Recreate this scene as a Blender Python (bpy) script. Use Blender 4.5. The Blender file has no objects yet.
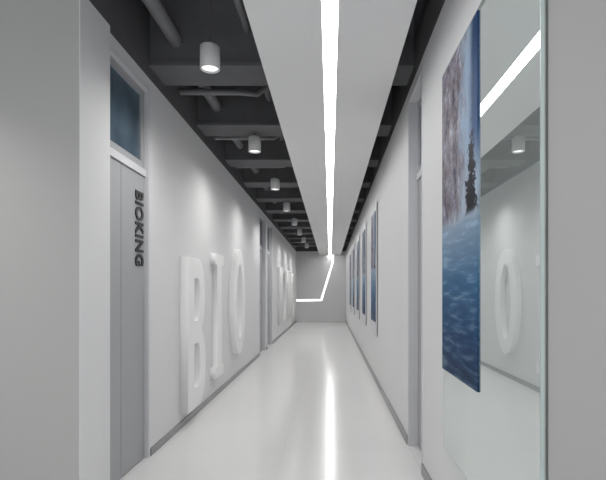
import bpy, math, bmesh
from mathutils import Vector
S=bpy.context.scene
S.view_settings.view_transform='Standard'
COL=S.collection
CAMH=1.2; XL=-1.31; XR=0.61; END=18.6; WT=2.74; SLAB=3.5
# ---------------- materials
def mat(name,col,rough=0.6,metal=0,noise=0.0,nscale=40,spec=0.5,bump=0.0):
    m=bpy.data.materials.new(name); m.use_nodes=True
    nt=m.node_tree; b=nt.nodes['Principled BSDF']
    b.inputs['Roughness'].default_value=rough; b.inputs['Metallic'].default_value=metal
    b.inputs['Specular IOR Level'].default_value=spec
    tc=nt.nodes.new('ShaderNodeTexCoord'); n=nt.nodes.new('ShaderNodeTexNoise')
    n.inputs['Scale'].default_value=nscale; n.inputs['Detail'].default_value=3
    nt.links.new(tc.outputs['Object'],n.inputs['Vector'])
    r=nt.nodes.new('ShaderNodeValToRGB')
    r.color_ramp.elements[0].position=0.3; r.color_ramp.elements[1].position=0.7
    r.color_ramp.elements[0].color=tuple(max(0,c*(1-noise)) for c in col)+(1,)
    r.color_ramp.elements[1].color=tuple(min(1,c*(1+noise)) for c in col)+(1,)
    nt.links.new(n.outputs['Fac'],r.inputs['Fac']); nt.links.new(r.outputs['Color'],b.inputs['Base Color'])
    if bump:
        bp=nt.nodes.new('ShaderNodeBump'); bp.inputs['Strength'].default_value=bump; bp.inputs['Distance'].default_value=0.002
        nt.links.new(n.outputs['Fac'],bp.inputs['Height']); nt.links.new(bp.outputs['Normal'],b.inputs['Normal'])
    return m
def emit(name,col,s):
    m=bpy.data.materials.new(name); m.use_nodes=True; nt=m.node_tree
    b=nt.nodes['Principled BSDF']; b.inputs['Base Color'].default_value=(.8,.8,.8,1)
    b.inputs['Emission Color'].default_value=col+(1,); b.inputs['Emission Strength'].default_value=s
    return m
M_wall=mat('wall_paint',(.73,.73,.735),.6,noise=.004,nscale=1,spec=.3)
M_lobby=mat('lobby_wall_shaded',(.44,.44,.43),.6,noise=.004,nscale=1)  # darker wall tone: shade on the lobby's camera-facing faces put into the colour
M_dark=mat('dark_ceiling_paint',(.11,.11,.115),.85,noise=.06,nscale=6,spec=.2)
M_beam=mat('beam_paint',(.15,.152,.158),.8,noise=.05,nscale=6,spec=.2)
M_pipe=mat('pipe_paint',(.22,.222,.23),.6,noise=.04,nscale=9)
M_panel=mat('ceiling_panel_paint',(.78,.78,.78),.6,noise=.005,nscale=2,spec=.2)
M_door=mat('door_laminate',(.38,.385,.40),.45,noise=.015,nscale=8)
M_frame=mat('door_frame_metal',(.66,.66,.68),.4,noise=.01)
M_base=mat('baseboard_metal',(.30,.30,.31),.35,metal=.3,noise=.02)
M_letter=mat('letter_white',(.88,.88,.88),.6,noise=.003,spec=.3)
M_letter2=mat('letter_offwhite',(.79,.79,.79),.6,noise=.003,spec=.3)
M_black=mat('sign_black',(.01,.01,.012),.4)
M_white=mat('fixture_white',(.75,.75,.75),.45,noise=.005)
M_tglass=mat('transom_glass',(.09,.13,.17),.06,noise=.3,nscale=3)
M_hinge=mat('handle_steel',(.45,.45,.46),.25,metal=.9)
M_strip=emit('led_diffuser',(1,.995,.985),13.0)
M_strip2=emit('led_diffuser_soft',(1,.995,.985),1.5)
M_lamp=emit('lamp_lens',(1,.98,.95),1.5)
# floor
def floor_mat():
    m=mat('polished_floor',(.84,.84,.835),.16,noise=0,nscale=30,spec=.8)
    nt=m.node_tree; b=nt.nodes['Principled BSDF']
    tc=nt.nodes.new('ShaderNodeTexCoord')
    br=nt.nodes.new('ShaderNodeTexBrick'); br.offset=0; br.inputs['Scale'].default_value=1
    br.inputs['Brick Width'].default_value=.96; br.inputs['Row Height'].default_value=.96; br.inputs['Mortar Size'].default_value=.002
    br.inputs['Color1'].default_value=(.82,.82,.815,1); br.inputs['Color2'].default_value=(.81,.81,.805,1); br.inputs['Mortar'].default_value=(.72,.72,.72,1)
    mp=nt.nodes.new('ShaderNodeMapping'); mp.inputs['Location'].default_value=(.35,.2,0)
    nt.links.new(tc.outputs['Object'],mp.inputs['Vector']); nt.links.new(mp.outputs['Vector'],br.inputs['Vector'])
    nt.links.new(br.outputs['Color'],b.inputs['Base Color'])
    return m
M_floor=floor_mat()
def glass_panel_mat():
    m=bpy.data.materials.new('backpainted_glass'); m.use_nodes=True; nt=m.node_tree
    nt.nodes.remove(nt.nodes['Principled BSDF']); out=[n for n in nt.nodes if n.type=='OUTPUT_MATERIAL'][0]
    d=nt.nodes.new('ShaderNodeBsdfDiffuse'); d.inputs['Color'].default_value=(.47,.52,.505,1)
    g=nt.nodes.new('ShaderNodeBsdfGlossy'); g.inputs['Roughness'].default_value=.01; g.inputs['Color'].default_value=(.93,.975,.96,1)
    lw=nt.nodes.new('ShaderNodeLayerWeight'); lw.inputs['Blend'].default_value=.5
    mr=nt.nodes.new('ShaderNodeMapRange'); mr.inputs['To Min'].default_value=.2; mr.inputs['To Max'].default_value=.9
    nt.links.new(lw.outputs['Facing'],mr.inputs['Value'])
    mx=nt.nodes.new('ShaderNodeMixShader'); nt.links.new(mr.outputs['Result'],mx.inputs['Fac'])
    nt.links.new(d.outputs[0],mx.inputs[1]); nt.links.new(g.outputs[0],mx.inputs[2]); nt.links.new(mx.outputs[0],out.inputs['Surface'])
    return m
M_glass=glass_panel_mat()
M_gedge=mat('glass_edge',(.48,.57,.55),.2)
def picture_mat(name,seed):
    # generated: y = along corridor (0 near camera, 1 far), z = up
    m=bpy.data.materials.new(name); m.use_nodes=True; nt=m.node_tree; N=nt.nodes; L=nt.links
    b=N['Principled BSDF']; b.inputs['Roughness'].default_value=.4; b.inputs['Specular IOR Level'].default_value=.05
    tc=N.new('ShaderNodeTexCoord'); sp=N.new('ShaderNodeSeparateXYZ'); L.new(tc.outputs['Generated'],sp.inputs[0])
    U=sp.outputs['Y']; V=sp.outputs['Z']
    def ma(op,a,bb=None):
        n=N.new('ShaderNodeMath'); n.operation=op
        for i,x in enumerate((a,bb)):
            if x is None: continue
            if isinstance(x,(int,float)): n.inputs[i].default_value=x
            else: L.new(x,n.inputs[i])
        return n.outputs[0]
    def noise(sc,scale,det=6,rough=.6):
        mp=N.new('ShaderNodeMapping'); mp.inputs['Scale'].default_value=sc; mp.inputs['Location'].default_value=(seed,seed*2.3,seed*.7)
        L.new(tc.outputs['Generated'],mp.inputs['Vector'])
        n=N.new('ShaderNodeTexNoise'); n.inputs['Scale'].default_value=scale; n.inputs['Detail'].default_value=det; n.inputs['Roughness'].default_value=rough
        L.new(mp.outputs[0],n.inputs['Vector']); return n.outputs['Fac']
    def ramp(f,els):
        r=N.new('ShaderNodeValToRGB'); e=r.color_ramp.elements
        e[0].position,e[0].color=els[0][0],els[0][1]+(1,); e[1].position,e[1].color=els[-1][0],els[-1][1]+(1,)
        for p,c in els[1:-1]:
            k=e.new(p); k.color=c+(1,)
        L.new(f,r.inputs['Fac']); return r.outputs['Color']
    def mix(f,a,c):
        n=N.new('ShaderNodeMixRGB'); L.new(f,n.inputs['Fac']); L.new(a,n.inputs['Color1']); L.new(c,n.inputs['Color2']); return n.outputs['Color']
    def step(x,a,c):
        n=N.new('ShaderNodeMapRange'); n.interpolation_type='SMOOTHSTEP'; L.new(x,n.inputs['Value']); n.inputs['From Min'].default_value=a; n.inputs['From Max'].default_value=c; return n.outputs['Result']
    sky=ramp(V,[(0.5,(.44,.52,.62)),(.72,(.28,.38,.52)),(.9,(.28,.38,.52)),(1,(.34,.42,.50))])
    # foliage
    fn=noise((1,1.3,2.2),6,12,.8)
    fol=ramp(fn,[(.36,(.006,.008,.03)),(.44,(.05,.05,.09)),(.49,(.22,.17,.17)),(.53,(.15,.15,.22)),(.62,(.48,.47,.50))])
    edge=ma('ADD',ma('MULTIPLY',noise((1,1,1.8),5),.9),U)
    fm=ma('MULTIPLY',step(edge,.62,.95),step(V,.40,.54))
    upper=mix(fm,sky,fol)
    nb=ma('MULTIPLY',step(ma('ADD',U,ma('MULTIPLY',noise((1,1,1),6),.14)),.30,.16),step(V,.55,.72))
    upper=mix(nb,upper,ramp(V,[(.5,(.03,.10,.25)),(1,(.006,.035,.11))]))
    tn=noise((1,1,3),12,6,.7)
    dx=ma('ABSOLUTE',ma('SUBTRACT',U,.14))
    wid=ma('ADD',ma('MULTIPLY',ma('SUBTRACT',.74,V),.6),ma('MULTIPLY',ma('SUBTRACT',tn,.5),.5))
    tm=ma('MULTIPLY',step(ma('SUBTRACT',wid,dx),0,.03),step(V,.47,.49))
    dark=ramp(tn,[(.3,(.001,.002,.005)),(.7,(.008,.01,.02))])
    upper=mix(tm,upper,dark)
    # water
    wn=noise((1,.7,14),4,5,.55)
    wat=ramp(wn,[(.3,(.002,.012,.045)),(.44,(.01,.05,.14)),(.54,(.04,.13,.26)),(.66,(.36,.50,.64))])
    lite=ramp(V,[(0,(.002,.014,.045)),(.14,(.006,.04,.12)),(.3,(.05,.16,.30)),(.5,(.42,.54,.66))])
    mw=N.new('ShaderNodeMixRGB'); mw.inputs['Fac'].default_value=.68; L.new(wat,mw.inputs['Color1']); L.new(lite,mw.inputs['Color2'])
    wm=step(ma('ADD',V,ma('MULTIPLY',ma('SUBTRACT',fn,.5),.06)),.45,.50)
    col=mix(wm,mw.outputs['Color'],upper)
    L.new(col,b.inputs['Base Color']); return m
# ---------------- mesh helpers
def boxes(name,bl,mats,parent=None,bevel=0,loc=(0,0,0)):
    bm=bmesh.new()
    for bx in bl:
        x0,x1,y0,y1,z0,z1=bx[:6]; mi=bx[6] if len(bx)>6 else 0
        vs=[bm.verts.new((x,y,z)) for x in (x0,x1) for y in (y0,y1) for z in (z0,z1)]
        for f in ((0,1,3,2),(4,6,7,5),(0,4,5,1),(2,3,7,6),(0,2,6,4),(1,5,7,3)):
            fc=bm.faces.new([vs[i] for i in f]); fc.material_index=mi
    bmesh.ops.recalc_face_normals(bm,faces=bm.faces)
    me=bpy.data.meshes.new(name); bm.to_mesh(me); bm.free()
    for m in mats: me.materials.append(m)
    o=bpy.data.objects.new(name,me); COL.objects.link(o); o.location=loc
    if parent: o.parent=parent
    if bevel:
        md=o.modifiers.new('bevel','BEVEL'); md.width=bevel; md.segments=2
    return o
def empty(name,loc=(0,0,0)):
    o=bpy.data.objects.new(name,None); COL.objects.link(o); o.location=loc; o.empty_display_size=.1; return o
def tube_bm(bm,p0,p1,r,seg=20,mi=0,r2=None):
    p0=Vector(p0);p1=Vector(p1);d=p1-p0
    q=Vector((0,0,1)).rotation_difference(d.normalized()).to_matrix().to_4x4(); q.translation=(p0+p1)/2
    g=bmesh.ops.create_cone(bm,cap_ends=True,segments=seg,radius1=r,radius2=r if r2 is None else r2,depth=d.length,matrix=q)
    fs=set(f for v in g['verts'] for f in v.link_faces)
    for f in fs:
        f.material_index=mi
        if len(f.verts)==4: f.smooth=True
def bmobj(name,bm,mats,parent=None,loc=(0,0,0)):
    me=bpy.data.meshes.new(name); bm.to_mesh(me); bm.free()
    for m in mats: me.materials.append(m)
    o=bpy.data.objects.new(name,me); COL.objects.link(o); o.location=loc
    if parent: o.parent=parent
    return o
# ---------------- shell
boxes('floor',[(-4.2,3.7,-3,END+.2,-.1,0)],[M_floor])
boxes('ceiling',[(-4.2,3.7,-3,END+.2,SLAB,SLAB+.1)],[M_dark])
D1=(2.75,3.49); D2=(8.9,9.78); D3=(10.0,10.88)
HD=2.67
wl=[(XL-.15,XL,D1[1],D2[0],0,WT),(XL-.15,XL,D2[1],D3[0],0,WT),(XL-.15,XL,D3[1],END,0,WT)]
for d in (D1,D2,D3): wl.append((XL-.15,XL,d[0],d[1],HD,WT))
wl.append((XL-.15,XL-.0,D1[0],END,WT,SLAB,1))
boxes('wall_left',wl,[M_wall,M_dark])
boxes('wall_lobby_left',[(-4.2,-1.264,2.42,2.75,0,2.72),(-1.264,-1.26,2.42,2.75,0,2.72,2),(-4.2,-1.26,2.42,2.75,2.72,SLAB,1)],[M_lobby,M_dark,M_wall])  # front face in the shaded tone, side face in the lighter wall tone
R1=(3.15,3.75)
boxes('wall_right',[(XR,XR+.2,1.36,R1[0],0,WT),(XR,XR+.2,R1[1],END,0,WT),(XR,XR+.2,R1[0],R1[1],2.69,WT),(XR,XR+.2,1.36,END,WT,SLAB,1)],[M_wall,M_dark])
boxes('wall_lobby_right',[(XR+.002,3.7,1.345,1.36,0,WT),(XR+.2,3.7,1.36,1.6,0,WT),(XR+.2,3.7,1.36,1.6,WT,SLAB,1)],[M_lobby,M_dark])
boxes('wall_back',[(XL-.15,XR+.2,END,END+.15,0,WT),(XL-.15,XR+.2,END,END+.15,WT,SLAB,1)],[M_wall,M_dark])
boxes('baseboard_left',[(XL,XL+.012,a,b,0,.055) for a,b in ((D1[1],D2[0]),(D2[1],D3[0]),(D3[1],END))],[M_base])
boxes('baseboard_right',[(XR-.012,XR,a,b,0,.07) for a,b in ((1.36,R1[0]),(R1[1],END))],[M_base])
# ---------------- doors
def door(name,y0,y1,side,head,rec,leaf_top=2.02,fw=.035,handle=True,mid=True):
    """side -1 = left wall (faces +x), +1 = right wall"""
    X=XL if side<0 else XR
    s=-side
    e=empty(name,(X,(y0+y1)/2,0)); h=(y1-y0)/2
    def bx(depth0,depth1,a,b,z0,z1,mi=0):
        x0,x1=sorted((s*depth0,s*depth1)); return (x0,x1,a,b,z0,z1,mi)
    boxes('frame',[bx(-.14,.004,-h,-h+fw,0,head),bx(-.14,.004,h-fw,h,0,head),bx(-.14,.004,-h+fw,h-fw,head-fw,head),bx(-.13,-rec+.012,-h+fw,h-fw,leaf_top,leaf_top+.05)],[M_frame],e,.002)
    ls=[]
    a,b=-h+fw+.003,h-fw-.003
    if mid:
        c=a+(b-a)*.42
        ls=[bx(-rec-.04,-rec,a,c-.003,.006,leaf_top-.004),bx(-rec-.04,-rec,c+.003,b,.006,leaf_top-.004)]
    else: ls=[bx(-rec-.04,-rec,a,b,.006,leaf_top-.004)]
    boxes('leaf',ls,[M_door],e,.002)
    boxes('transom_sash',[bx(-rec-.03,-rec,-h+fw,h-fw,leaf_top+.05,leaf_top+.10),bx(-rec-.03,-rec,-h+fw,h-fw,head-fw-.05,head-fw),
        bx(-rec-.03,-rec,-h+fw,-h+fw+.05,leaf_top+.1,head-fw-.05),bx(-rec-.03,-rec,h-fw-.06,h-fw,leaf_top+.1,head-fw-.05)],[M_door],e,.002)
    boxes('transom_glass',[bx(-rec-.022,-rec-.014,-h+fw+.05,h-fw-.06,leaf_top+.1,head-fw-.05)],[M_tglass],e)
    boxes('backing',[bx(-.145,-.12,-h+fw,h-fw,0,head-fw)],[M_dark],e)
    if handle:
        bm=bmesh.new(); yy=a+.07
        tube_bm(bm,(s*(-rec),yy,1.0),(s*(-rec+.05),yy,1.0),.011)
        tube_bm(bm,(s*(-rec+.045),yy-.008,1.0),(s*(-rec+.045),yy+.11,1.0),.009)
        bmobj('lever',bm,[M_hinge],e)
    return e
d1=door('door_1',D1[0],D1[1],-1,HD,.025,handle=False)
door('door_2',D2[0],D2[1],-1,HD,.06)
door('door_3',D3[0],D3[1],-1,HD,.06)
door('door_4',R1[0],R1[1],1,2.69,.07,leaf_top=2.05,handle=False,mid=False)
# sign
tx=bpy.data.curves.new('door_sign_lettering','FONT'); tx.body='BIOKING'; tx.size=.155; tx.extrude=.004; tx.offset=.0045; tx.space_character=1.1
tx.align_x='LEFT'; to=bpy.data.objects.new('door_sign_lettering',tx); COL.objects.link(to)
tx.materials.append(M_black)
from mathutils import Matrix
R=Matrix(((0,0,1),(0,1,0),(-1,0,0)))
bpy.context.view_layer.update()
L0=to.dimensions.x
to.matrix_world=Matrix.Translation((XL-.0205,3.29,CAMH+.70))@R.to_4x4()@Matrix.Diagonal((.52/L0,1.15,1,1))
# ---------------- letters (2D curves, extruded)
def letter(name,outs,y0,z0,w,h,t=.07,m=None):
    cu=bpy.data.curves.new(name,'CURVE'); cu.dimensions='2D'; cu.fill_mode='BOTH'; cu.extrude=t/2-.003; cu.bevel_depth=.003; cu.bevel_resolution=1
    for pts in outs:
        sp=cu.splines.new('POLY'); sp.points.add(len(pts)-1); sp.use_cyclic_u=True
        for i,(u,v) in enumerate(pts): sp.points[i].co=(u*w,v*h,0,1)
    o=bpy.data.objects.new(name,cu); COL.objects.link(o)
    R=Matrix(((0,0,1),(1,0,0),(0,1,0))).to_4x4()
    o.matrix_world=Matrix.Translation((XL+t/2,y0,z0))@R
    cu.materials.append(m or M_letter); return o
def arc(cx,cy,rx,ry,a0,a1,n):
    return [(cx+rx*math.cos(math.radians(a0+(a1-a0)*i/n)),cy+ry*math.sin(math.radians(a0+(a1-a0)*i/n))) for i in range(n+1)]
Bout=[(0,0)]+[(.55,0)]+arc(.6,.265,.4,.265,-90,70,14)+arc(.58,.75,.37,.25,-62,90,14)+[(0,1)]
Bh1=[(.32,.13),(.52,.13)]+arc(.54,.28,.15,.15,-90,90,10)[0:]+[(.32,.43)]
Bh2=[(.32,.58),(.52,.58)]+arc(.53,.725,.13,.145,-90,90,10)+[(.32,.87)]
Iout=[(0,0),(1,0),(1,.085),(.76,.085),(.76,.915),(1,.915),(1,1),(0,1),(0,.915),(.24,.915),(.24,.085),(0,.085)]
Oout=arc(.5,.5,.5,.5,0,352,44); Oin=arc(.5,.5,.25,.36,0,352,44)
letter('relief_letter_b',[Bout,Bh1,Bh2],4.19,.13,.58,1.37,.075)
letter('relief_letter_i',[Iout],5.24,.24,.40,1.37,.06)
letter('relief_letter_o',[Oout,Oin],6.2,.34,.80,1.43,.075)
Kout=[(0,0),(.28,0),(.28,.36),(.40,.48),(.68,0),(1,0),(.60,.62),(.97,1),(.62,1),(.28,.60),(.28,1),(0,1)]
Nout=[(0,0),(.25,0),(.25,.62),(.72,0),(1,0),(1,1),(.75,1),(.75,.38),(.28,1),(0,1)]
Gout=arc(.5,.5,.5,.5,40,318,30)+[(.98,.16),(.98,.52),(.55,.52),(.55,.42),(.74,.42),(.74,.22)]+arc(.5,.5,.25,.36,312,40,26)
letter('relief_letter_k',[Kout],12.0,.35,.85,1.45,m=M_letter2)
letter('relief_letter_i',[Iout],13.3,.35,.45,1.45,m=M_letter2)
letter('relief_letter_n',[Nout],14.3,.35,.9,1.45,m=M_letter2)
letter('relief_letter_g',[Gout],15.8,.35,.95,1.45,m=M_letter2)
# ---------------- ceiling raft with LED strip
PZ=CAMH+1.40; PW=.42; SW=.041
raft=empty('ceiling_panel',(0,0,PZ))
Y0=-1.5
boxes('board',[(-PW,-SW,Y0,END,0,.09),(SW,PW,Y0,END,0,.09),(-SW,SW,Y0,END,.03,.09)],[M_panel],raft)
boxes('led_strip',[(-SW+.001,SW-.001,Y0+.02,END-.001,.006,.029)],[M_strip],raft)
bm=bmesh.new()
yy=.2
while yy<END-.3:
    for x in (-.3,.3): tube_bm(bm,(x,yy,.09),(x,yy,SLAB-PZ),.006,8)
    yy+=1.6
bmobj('hangers',bm,[M_pipe],raft)
def strip2(name,pts,w,y,th):
    bm=bmesh.new(); n=len(pts); P=[Vector(p) for p in pts]; rows=[]
    for i in range(n):
        if i==0: d=(P[1]-P[0]).normalized(); k=1
        elif i==n-1: d=(P[-1]-P[-2]).normalized(); k=1
        else:
            a=(P[i]-P[i-1]).normalized(); b=(P[i+1]-P[i]).normalized(); d=(a+b).normalized(); k=1/max(.3,d.dot(a))
        nn=Vector((-d.y,d.x))*w/2*k
        rows.append([bm.verts.new((q.x,yy2,q.y)) for yy2 in (y-th,y) for q in (P[i]+nn,P[i]-nn)])
    for i in range(n-1):
        a,b=rows[i],rows[i+1]
        for p,q in ((0,1),(1,3),(3,2),(2,0)): bm.faces.new((a[p],a[q],b[q],b[p]))
    bm.faces.new((rows[0][0],rows[0][1],rows[0][3],rows[0][2])); bm.faces.new((rows[-1][0],rows[-1][1],rows[-1][3],rows[-1][2]))
    bmesh.ops.recalc_face_normals(bm,faces=bm.faces)
    return bmobj(name,bm,[M_strip2])
strip2('wall_led_strip',[(.12,PZ),(.10,2.3),(-.34,CAMH-.35),(XL+.01,CAMH-.37)],.065,END,.012)
# ---------------- beams, pipes
y=3.49
while y<END-.3:
    boxes('ceiling_beam',[(XL,XR,y,y+.3,CAMH+1.66,SLAB),(XL,XR,y-.02,y+.32,CAMH+1.63,CAMH+1.66)],[M_beam]); y+=1.25
def pipe(name,path,r):
    cu=bpy.data.curves.new(name,'CURVE'); cu.dimensions='3D'; cu.bevel_depth=r; cu.bevel_resolution=5; cu.use_fill_caps=True
    sp=cu.splines.new('POLY'); sp.points.add(len(path)-1)
    for i,p in enumerate(path): sp.points[i].co=tuple(p)+(1,)
    cu.materials.append(M_pipe); o=bpy.data.objects.new(name,cu); COL.objects.link(o); return o
pipe('ceiling_pipe',[(-1.12,-2.5,3.02),(-1.12,END,3.02)],.05)
pipe('ceiling_pipe',[(-.60,-2.5,3.10),(-.60,END,3.10)],.03)
pipe('ceiling_pipe',[(.5,-2.5,3.0),(.5,END,3.0)],.04)
y=4.2
while y<END-1:
    pipe('sprinkler_branch_pipe',[(XL,y,2.94),(-.80,y,2.94),(-.66,y+.14,2.98),(-.5,y+.14,3.10)],.026)
    y+=1.25
# ---------------- downlights
def downlight(x,y,power,zb=CAMH+1.44,ang=150):
    e=empty('downlight',(x,y,zb)); bm=bmesh.new()
    r=.064;h=.15
    prof=[(0.001,h),(r-.006,h),(r,h-.006),(r,.003),(r-.003,0),(r-.009,0),(r-.012,.012)]
    seg=32; rings=[]
    for pr,pz in prof: rings.append([bm.verts.new((pr*math.cos(2*math.pi*i/seg),pr*math.sin(2*math.pi*i/seg),pz)) for i in range(seg)])
    for a,b in zip(rings,rings[1:]):
        for i in range(seg):
            f=bm.faces.new((a[i],a[(i+1)%seg],b[(i+1)%seg],b[i])); f.smooth=True
    f=bm.faces.new(rings[-1]); f.material_index=1
    bmesh.ops.recalc_face_normals(bm,faces=bm.faces)
    tube_bm(bm,(0,0,h),(0,0,SLAB-zb),.0045,10,2)
    tube_bm(bm,(0,0,h),(0,0,h+.012),.03,16,0)
    bmobj('housing',bm,[M_white,M_lamp,M_dark],e)
    l=bpy.data.lights.new('bulb','SPOT'); l.energy=power; l.spot_size=math.radians(ang); l.spot_blend=1; l.shadow_soft_size=.045; l.color=(1,.985,.96)
    lo=bpy.data.objects.new('bulb',l); COL.objects.link(lo); lo.parent=e; lo.location=(0,0,-.012)
y=3.12
for i in range(8):
    downlight(-.78,y,34); y+=1.85
downlight(-1.95,1.75,48,ang=115); downlight(1.6,.3,20); downlight(-1.2,-.6,28)  # first makes the left wall pool; other two are unseen, added to light the lobby
# ---------------- glass board and pictures on right wall
GX=.585
gb=empty('glass_wall_board',(GX,0,0))
boxes('pane',[(0,.010,1.337,2.48,.40,CAMH+1.12)],[M_glass],gb,.001)
boxes('polished_edge',[(-.0005,.0105,1.331,1.337,.40,CAMH+1.12)],[M_gedge],gb)
bm=bmesh.new()
for yy in (1.42,2.40):
    for zz in (.48,CAMH+1.06): tube_bm(bm,(.009,yy,zz),(.025,yy,zz),.010,16)
bmobj('standoffs',bm,[M_hinge],gb)
def picture(y0,y1,z0,z1,x,seed,frame=True):
    e=empty('landscape_picture',(x,0,0))
    boxes('print',[(0,.006,y0,y1,z0,z1)],[picture_mat('landscape_print_%d'%int(seed*10),seed)],e)
    if frame: boxes('mount',[(.006,XR-x,y0+.02,y1-.02,z0+.02,z1-.02)],[M_white],e)
picture(GX*480/149,2.478,CAMH-.68*GX,CAMH+1.886*GX,GX-.006,1.3,False)
for i in range(5):
    y=6.2+i*1.85
    p=boxes('glass_picture_board',[(XR-.02,XR-.01,y-.08,y+.95,.62,2.35),(XR-.01,XR,y+.1,y+.8,.8,2.2)],[M_frame])
    picture(y,y+.62,.8,2.24,XR-.027,2.1+i*1.7,False)
# ---------------- world
w=bpy.data.worlds.new('World'); S.world=w; w.use_nodes=True
w.node_tree.nodes['Background'].inputs['Color'].default_value=(.96,.975,1,1); w.node_tree.nodes['Background'].inputs['Strength'].default_value=1.0
# ---------------- camera
c=bpy.data.cameras.new('camera'); co=bpy.data.objects.new('camera',c); COL.objects.link(co)
co.location=(0,0,CAMH); co.rotation_euler=(math.pi/2,0,0); c.sensor_width=36; c.lens=480/606*36
c.shift_x=-27/606; c.shift_y=51/606; c.clip_start=.05
S.camera=co
